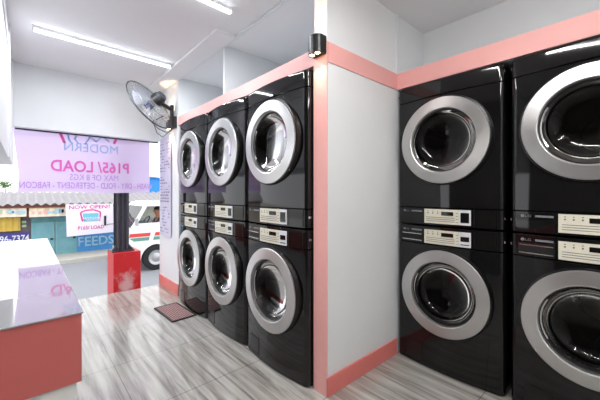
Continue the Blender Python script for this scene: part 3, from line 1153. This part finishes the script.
# driver: one skinned figure visible from the waist up, head turned ahead (towards -X)
def skin_figure(name, joints, edges, root, m, parent, levels=1):
    me = bpy.data.meshes.new(name)
    names = list(joints)
    me.from_pydata([joints[k][0] for k in names], [(names.index(a), names.index(b_)) for a, b_ in edges], [])
    o = bpy.data.objects.new(name, me)
    C.objects.link(o)
    o.modifiers.new('skin', 'SKIN')
    sub = o.modifiers.new('sub', 'SUBSURF')
    sub.levels = levels; sub.render_levels = levels
    sk = me.skin_vertices[0].data
    for i, k in enumerate(names):
        r_ = joints[k][1]
        sk[i].radius = r_ if isinstance(r_, tuple) else (r_, r_)
        sk[i].use_root = (k == root)
    dg = bpy.context.evaluated_depsgraph_get(); dg.update()
    me2 = bpy.data.meshes.new_from_object(o.evaluated_get(dg))
    bpy.data.objects.remove(o)
    o = bpy.data.objects.new(name, me2)
    C.objects.link(o)
    me2.materials.clear(); me2.materials.append(m)
    for p in me2.polygons: p.use_smooth = True
    o.parent = parent
    return o
dv = thing('person', 'driver in a navy shirt holding the wheel of the white van', 'person', (2.0 + 0.74, VY + 0.40, ROAD + 0.86))
J = {
    'pelvis': ((0.02, 0, 0.0), (0.15, 0.11)), 'waist': ((0.02, 0, 0.16), (0.14, 0.105)), 'chest': ((0.0, 0, 0.34), (0.16, 0.115)), 'neckb': ((-0.01, 0, 0.47), (0.075, 0.06)),
    'neck': ((-0.03, 0, 0.54), 0.052), 'head': ((-0.045, 0, 0.64), (0.078, 0.095)), 'crown': ((-0.035, 0, 0.71), (0.068, 0.08)),
    'sl': ((-0.005, -0.19, 0.43), 0.058), 'el': ((-0.12, -0.23, 0.27), 0.043), 'wl': ((-0.30, -0.14, 0.30), 0.028), 'hl': ((-0.355, -0.11, 0.32), (0.02, 0.034)),
    'sr': ((-0.005, 0.19, 0.43), 0.058), 'er': ((-0.12, 0.23, 0.25), 0.043), 'wr': ((-0.30, 0.14, 0.29), 0.028), 'hr': ((-0.355, 0.11, 0.31), (0.02, 0.034)),
    'hipl': ((-0.03, -0.10, -0.01), 0.085), 'kl': ((-0.42, -0.14, 0.02), 0.06), 'al': ((-0.52, -0.14, -0.38), 0.042),
    'hipr': ((-0.03, 0.10, -0.01), 0.085), 'kr': ((-0.42, 0.14, 0.02), 0.06), 'ar': ((-0.52, 0.14, -0.38), 0.042),
}
E = [('pelvis', 'waist'), ('waist', 'chest'), ('chest', 'neckb'), ('neckb', 'neck'), ('neck', 'head'), ('head', 'crown'), ('chest', 'sl'), ('sl', 'el'), ('el', 'wl'), ('wl', 'hl'),
     ('chest', 'sr'), ('sr', 'er'), ('er', 'wr'), ('wr', 'hr'), ('pelvis', 'hipl'), ('hipl', 'kl'), ('kl', 'al'), ('pelvis', 'hipr'), ('hipr', 'kr'), ('kr', 'ar')]
body = skin_figure('body', J, E, 'pelvis', M['skin'], dv, 2)
# shirt: the torso grown a little larger
JS = {k: (J[k][0], (J[k][1][0] * 1.09, J[k][1][1] * 1.09) if isinstance(J[k][1], tuple) else J[k][1] * 1.18) for k in ('pelvis', 'waist', 'chest', 'sl', 'sr', 'neckb')}
JS['el2'] = ((-0.075, -0.215, 0.33), 0.06); JS['er2'] = ((-0.075, 0.215, 0.33), 0.06)
skin_figure('shirt', JS, [('pelvis', 'waist'), ('waist', 'chest'), ('chest', 'neckb'), ('chest', 'sl'), ('sl', 'el2'), ('chest', 'sr'), ('sr', 'er2')], 'pelvis', M['shirt'], dv, 2)
# hair cap, nose, ear, eyes, mouth
bm = nb()
bmesh.ops.create_uvsphere(bm, u_segments=20, v_segments=12, radius=1.0)
for v in list(bm.verts):
    c = v.co
    if c.z < -0.1 and c.x < 0.25 or c.z < -0.55:
        bm.verts.remove(v)
for v in bm.verts:
    v.co = Vector((v.co.x * 0.106 - 0.028, v.co.y * 0.09, v.co.z * 0.10 + 0.688))
obj('hair', bm, M['hair'], dv, True)
bm = prism(nb(), [(-0.125, 0.665), (-0.168, 0.628), (-0.125, 0.612)], 'Y', -0.014, 0.014)
obj('nose', bm, M['skin'], dv)
for s in (-1, 1):
    bm = nb(); bmesh.ops.create_uvsphere(bm, u_segments=8, v_segments=6, radius=0.011)
    for v in bm.verts: v.co += Vector((-0.126, s * 0.034, 0.662))
    obj('eye', bm, M['ink_black'], dv)
    bm = nb(); bmesh.ops.create_uvsphere(bm, u_segments=8, v_segments=6, radius=1)
    for v in bm.verts: v.co = Vector((v.co.x * 0.02 - 0.03, v.co.y * 0.008 + s * 0.088, v.co.z * 0.03 + 0.64))
    obj('ear', bm, M['skin'], dv)
    # five curled fingers gripping the rim
    hx, hy, hz = J['hl' if s < 0 else 'hr'][0]
    for k in range(5):
        bm = nb()
        ln = (0.045, 0.05, 0.053, 0.05, 0.042)[k]
        if k == 0:
            pts = [(hx + 0.015, hy + s * -0.02, hz + 0.01), (hx - 0.01, hy - s * 0.035, hz + 0.03), (hx - 0.03, hy - s * 0.035, hz + 0.035)]
        else:
            z = hz + 0.03 - 0.019 * k + 0.01
            pts = [(hx - 0.005, hy + s * 0.012, z), (hx - ln * 0.8, hy + s * 0.006, z), (hx - ln, hy - s * 0.018, z), (hx - ln * 0.6, hy - s * 0.03, z)]
        tube(bm, pts, 0.0085, 6)
        obj('finger', bm, M['skin'], body, True)
obj('mouth', bx(-0.138, -0.118, -0.02, 0.02, 0.588, 0.596), M['wood_brace'], dv)

# ------------------------------------------------------------------ shop row across the street
FY = 12.1
def fp(px, py, Y=FY): return at_y(px, py, Y)
zr0, zr1 = 0.88, 1.235
GZ = ROAD + 0.12
shop = thing('shop_row', 'low shop row across the street under a long corrugated roof', 'building', (2.0, FY + 0.6, GZ))
so = shop.location.copy()
def lb(x0, x1, y0, y1, z0, z1, bev=0):
    return bx(x0 - so.x, x1 - so.x, y0 - so.y, y1 - so.y, z0 - so.z, z1 - so.z, bev)
obj('wall', lb(-4, 9, FY, FY + 2.2, GZ, 0.92), M['cream_wall'], shop)
# corrugated roof, both pitches
bm = nb()
NXR = 520
x0r, x1r = -4.3, 9.3
rows = []
for (y, z) in ((11.55, zr0), (13.2, zr1), (14.6, zr0)):
    for dz in (0.0,):
        row = []
        for i in range(NXR + 1):
            x = x0r + (x1r - x0r) * i / NXR
            row.append(bm.verts.new((x - so.x, y - so.y, z + 0.03 * math.sin(2 * PI * x / 0.2) - so.z)))
        rows.append(row)
for A, B in zip(rows[:-1], rows[1:]):
    for i in range(NXR):
        bm.faces.new((A[i], A[i + 1], B[i + 1], B[i]))
ex = bmesh.ops.extrude_face_region(bm, geom=bm.faces[:])
for g in ex['geom']:
    if isinstance(g, bmesh.types.BMVert): g.co.z -= 0.012
obj('roof', bm, M['corrugated'], shop)
obj('fascia_board', lb(-4.2, 9.2, 11.60, 11.64, zr0 - 0.10, zr0 - 0.02), M['wood_brace'], shop)
# dark shop opening, teal door leaves and lintel
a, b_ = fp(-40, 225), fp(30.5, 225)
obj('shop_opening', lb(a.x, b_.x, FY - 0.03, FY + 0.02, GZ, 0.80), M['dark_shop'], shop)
a, b_ = fp(31, 220), fp(77, 220)
obj('lintel', lb(a.x, b_.x, FY - 0.05, FY + 0.02, fp(50, 222).z, fp(50, 215).z), M['teal_dark'], shop)
def leaf(p0, p1):
    a, b_ = fp(p0, 230), fp(p1, 230)
    z1 = fp(50, 222).z
    bm = nb()
    box(bm, a.x - so.x, b_.x - so.x, FY - 0.045 - so.y, FY - so.y, 0.0, z1 - so.z)
    d = obj('door_leaf', bm, M['teal_wood'], shop)
    bm = nb()
    x0, x1 = a.x - so.x, b_.x - so.x
    y0, y1 = FY - 0.065 - so.y, FY - 0.045 - so.y
    zt_ = z1 - so.z
    for (u0, u1, v0, v1) in ((x0, x0 + 0.06, 0, zt_), (x1 - 0.06, x1, 0, zt_), (x0 + 0.06, x1 - 0.06, 0, 0.08), (x0 + 0.06, x1 - 0.06, zt_ - 0.07, zt_), (x0 + 0.06, x1 - 0.06, zt_ * 0.5, zt_ * 0.5 + 0.06)):
        box(bm, u0, u1, y0, y1, v0, v1)
    obj('door_rail', bm, M['teal_wood'], d)
    obj('door_latch', bx(x1 - 0.10, x1 - 0.03, y0 - 0.02, y0, zt_ * 0.46, zt_ * 0.46 + 0.05), M['black_metal'], d)
leaf(31.3, 54.3)
leaf(55.2, 76.5)
for px, m in ((21.5, 'wood_brace'), (28, 'wood_brace')):
    pass

def sign(name, label, cat, px0, py0, px1, py1, Y, m, th=0.02):
    a, b_ = at_y(px0, py0, Y), at_y(px1, py1, Y)
    cx, z0, z1 = (a.x + b_.x) / 2, min(a.z, b_.z), max(a.z, b_.z)
    # heights from the middle column
    zt_, zb_ = at_y((px0 + px1) / 2, py0, Y).z, at_y((px0 + px1) / 2, py1, Y).z
    t = thing(name, label, cat, (cx, Y, zb_))
    obj('panel', bx(a.x - cx, b_.x - cx, 0, th, 0, zt_ - zb_), m, t)
    return t, b_.x - a.x, zt_ - zb_
t, w, h = sign('shop_sign', 'blue FEEDS sign in white letters on the shop front behind the post', 'sign', 76.5, 229, 124, 257, FY - 0.06, M['blue_sign'])
obj('lettering', text_mesh('FEEDS', w * 0.74, h * 0.34, '-Y', (-w * 0.10, -0.002, h * 0.60), 0.004, 0.02), M['feeds_print'], t)
t, w, h = sign('phone_sign', 'violet sign with a white phone number above the counter edge', 'sign', -12, 233.5, 30, 252, FY - 0.06, M['violet_sign'])
obj('lettering', text_mesh('96-7374', w * 0.72, h * 0.36, '-Y', (w * 0.12, -0.002, h * 0.70), 0.004, 0.02), M['white_print'], t)
# two printed awning panels under the eave
def awning(label, p0, p1, drop, seed):
    a, b_ = at_y(p0, 206, 11.66), at_y(p1, 206, 11.66)
    cx = (a.x + b_.x) / 2
    zt_, zb_ = at_y((p0 + p1) / 2, 205.5, 11.66).z, at_y((p0 + p1) / 2, drop, 11.66).z
    t = thing('printed_awning', label, 'awning', (cx, 11.66, zb_), 0, 'printed awnings under the eave')
    h = zt_ - zb_
    hw = (b_.x - a.x) / 2
    bm = nb()
    NX = 24
    pts = [(-hw + 2 * hw * k / NX, 0.012 * math.sin(k * 1.3)) for k in range(NX + 1)]
    prism(bm, [(x, y - 0.006) for x, y in pts] + [(x, y + 0.006) for x, y in pts[::-1]], 'Z', 0, h)
    obj('top_band', bx(-hw, hw, -0.024, -0.018, h * 0.76, h), M['awning_yellow'], t)
    rr = random.Random(seed)
    for mi in (1, 2, 3):
        for k in range(4):
            x = rr.uniform(-hw * 0.9, hw * 0.7)
            box(bm, x, x + rr.uniform(0.1, 0.3) * hw, -0.020 - 0.002 * mi, -0.012, h * rr.uniform(0.2, 0.35), h * rr.uniform(0.45, 0.7), mi=mi)
    obj('sheet', bm, [M['awning_pale'], M['print_green'], M['print_pink'], M['print_blue']], t)
    return t
awning('faded printed awning with a yellow top, at the far left', -28, 26.5, 217.5, 1)
awning('faded printed awning with a yellow top, above the teal doors', 29, 68, 216.5, 2)
pb = fp(27.6, 217, 11.75)
obj('roof_brace', lb(pb.x - 0.04, pb.x + 0.04, 11.70, 11.80, pb.z, zr0 + 0.02), M['wood_brace'], shop)
# yellow cloth in the opening
a, b_ = fp(-14, 224, FY - 0.12), fp(20.5, 224, FY - 0.12)
cl_z1, cl_z0 = fp(5, 217.5, FY - 0.12).z, fp(5, 231.5, FY - 0.12).z
bm = nb()
pts = [(a.x + (b_.x - a.x) * k / 30, FY - 0.12 + 0.02 * math.sin(k * 1.1)) for k in range(31)]
prism(bm, [(x, y - 0.008) for x, y in pts] + [(x, y + 0.008) for x, y in pts[::-1]], 'Z', cl_z0, cl_z1)
tag(obj('tarpaulin', bm, M['yellow_cloth']), 'yellow tarpaulin sheet hanging in the shop opening on the far left', 'tarpaulin')
# two little notices in the opening
for k, (px, py, lab) in enumerate(((24, 222, 'upper small white notice in the dark shop opening'), (24, 226, 'lower small white notice in the dark shop opening'))):
    p = fp(px, py, FY - 0.045)
    tag(obj('notice', bx(p.x - 0.05, p.x + 0.05, FY - 0.045, FY - 0.035, p.z - 0.035, p.z + 0.035), M['print_green']), lab, 'notice', 'notices in the shop opening')

# NOW OPEN banner across the road, in front of the eave
NY = 11.3
t = thing('opening_banner', 'white tarpaulin banner reading NOW OPEN with a basket, hung across the street', 'banner', (at_y(89.5, 220, NY).x, NY, at_y(89.5, 236, NY).z))
no = t.location.copy()
def npnt(px, py, d=0.0):
    p = at_y(px, py, NY)
    return Vector((p.x - no.x, d, p.z - no.z))
bm = nb()
c4 = [npnt(65.5, 204.5), npnt(113, 203.5), npnt(113.3, 232), npnt(66.8, 236.8)]
f = [bm.verts.new(v) for v in c4]; g = [bm.verts.new(v + Vector((0, 0.012, 0))) for v in c4]
bm.faces.new(f[::-1]); bm.faces.new(g)
for i in range(4): bm.faces.new((f[i], f[(i + 1) % 4], g[(i + 1) % 4], g[i]))
bmesh.ops.recalc_face_normals(bm, faces=bm.faces[:])
obj('sheet', bm, M['banner_white'], t)
def ntext(body, x0, y0, x1, y1, m, bold=0.01):
    c = (npnt(x0, y0) + npnt(x1, y1)) / 2
    w = npnt(x1, y0).x - npnt(x0, y0).x
    h = npnt((x0 + x1) / 2, y0).z - npnt((x0 + x1) / 2, y1).z
    return obj('lettering', text_mesh(body, w, h, '-Y', (c.x, -0.002, c.z), 0.003, bold), m, t)
ntext('NOW OPEN!!', 69, 205, 110, 208.6, M['magenta'], 0.008)
ntext('P165/ LOAD', 78, 225.5, 104, 229, M['magenta'], 0.01)
ntext('MODERN', 83, 217.2, 100, 220.5, M['banner_white'], 0.01)
bm = nb()
def nstroke(bm, P, w, d=-0.004):
    vs = [npnt(p[0], p[1]) for p in P]
    for a, b_ in zip(vs[:-1], vs[1:]):
        dd = (b_ - a).normalized(); nr = Vector((-dd.z, 0, dd.x)) * w
        q = [a + nr, a - nr, b_ - nr, b_ + nr]
        f = [bm.verts.new(v + Vector((0, d, 0))) for v in q]
        g = [bm.verts.new(v) for v in q]
        bm.faces.new(f); bm.faces.new(g[::-1])
        for i in range(4): bm.faces.new((f[i], g[i], g[(i + 1) % 4], f[(i + 1) % 4]))
nstroke(bm, [(82.5, 221.5), (80.5, 212.5), (86, 210.3), (94, 209.8), (100.5, 212), (99.5, 221)], 0.02)
obj('basket_outline', bm, M['magenta'], t)
bm = nb()
q = [npnt(82.5, 213.5), npnt(98.7, 213), npnt(98.2, 221), npnt(83.8, 221.8)]
f = [bm.verts.new(v + Vector((0, -0.0015, 0))) for v in q]; g = [bm.verts.new(v) for v in q]
bm.faces.new(f[::-1]); bm.faces.new(g)
for i in range(4): bm.faces.new((f[i], f[(i + 1) % 4], g[(i + 1) % 4], g[i]))
bmesh.ops.recalc_face_normals(bm, faces=bm.faces[:])
obj('basket', bm, M['cyan_print'], t)
bm = nb()
tube(bm, [npnt(66, 204.5, 0.01), Vector((npnt(66, 204.5).x, 0.25, zr0 - no.z - 0.02))], 0.006, 5)
tube(bm, [npnt(112.5, 203.8, 0.01), Vector((npnt(112.5, 203.8).x, 0.25, zr0 - no.z - 0.02))], 0.006, 5)
obj('cord', bm, M['black_rubber'], t)
# dark tie bracket with its wire at the right of the sheet
p = npnt(105, 220.5)
obj('tie_bracket', bx(p.x - 0.028, p.x + 0.028, -0.03, 0.002, p.z - 0.15, p.z + 0.15, 0.008), M['black_metal'], t)
bm = nb()
tube(bm, [(p.x, -0.01, p.z - 0.15), (p.x + 0.12, -0.01, p.z - 0.12), (p.x + 0.40, -0.01, p.z - 0.11)], 0.008, 5)
obj('tie_wire', bm, M['black_rubber'], t)
# blue roof beyond, on the right of the banner
bs = thing('blue_shed', 'bright blue sheet-clad shed beyond the shop roof, right of the lilac banner', 'shed', (5.2, 16.0, ROAD))
x0 = at_y(147, 185, 15.5).x
zt_ = at_y(155, 177, 15.5).z
obj('wall', bx(x0 - 5.2, 2.5, -0.5, 1.5, 0, zt_ - 0.05 - ROAD), M['sky_tarp'], bs)
obj('roof', prism(nb(), [(x0 - 5.35, zt_ - ROAD - 0.03), (2.65, zt_ - ROAD - 0.30), (2.65, zt_ - ROAD - 0.24), (x0 - 5.35, zt_ - ROAD + 0.03)], 'Y', -0.65, 1.65), M['sky_tarp'], bs)

# distant tree seen under the box beam
p = at_y(5, 185, 20.0)
tr = thing('distant_tree', 'small pale green tree far away beyond the shop roof, under the white beam', 'tree', (p.x, 20.0, ROAD))
bm = nb()
rr = random.Random(11)
for k in range(160):
    c = Vector((rr.gauss(0, 0.13), rr.gauss(0, 0.13), p.z - ROAD + rr.gauss(0.0, 0.10)))
    n1 = Vector((rr.uniform(-1, 1), rr.uniform(-1, 1), rr.uniform(-1, 1))).normalized()
    u_ = n1.orthogonal().normalized() * 0.05; v_ = n1.cross(u_).normalized() * 0.03
    q = [bm.verts.new(c + d) for d in (u_, v_, -u_, -v_)]
    bm.faces.new(q)
obj('foliage', bm, M['leaf'], tr)
bm = nb()
tube(bm, [(0, 0, 0), (0.02, 0, (p.z - ROAD) * 0.6), (0, 0.02, p.z - ROAD)], [0.05, 0.035, 0.012], 8)
obj('trunk', bm, M['bark'], tr)
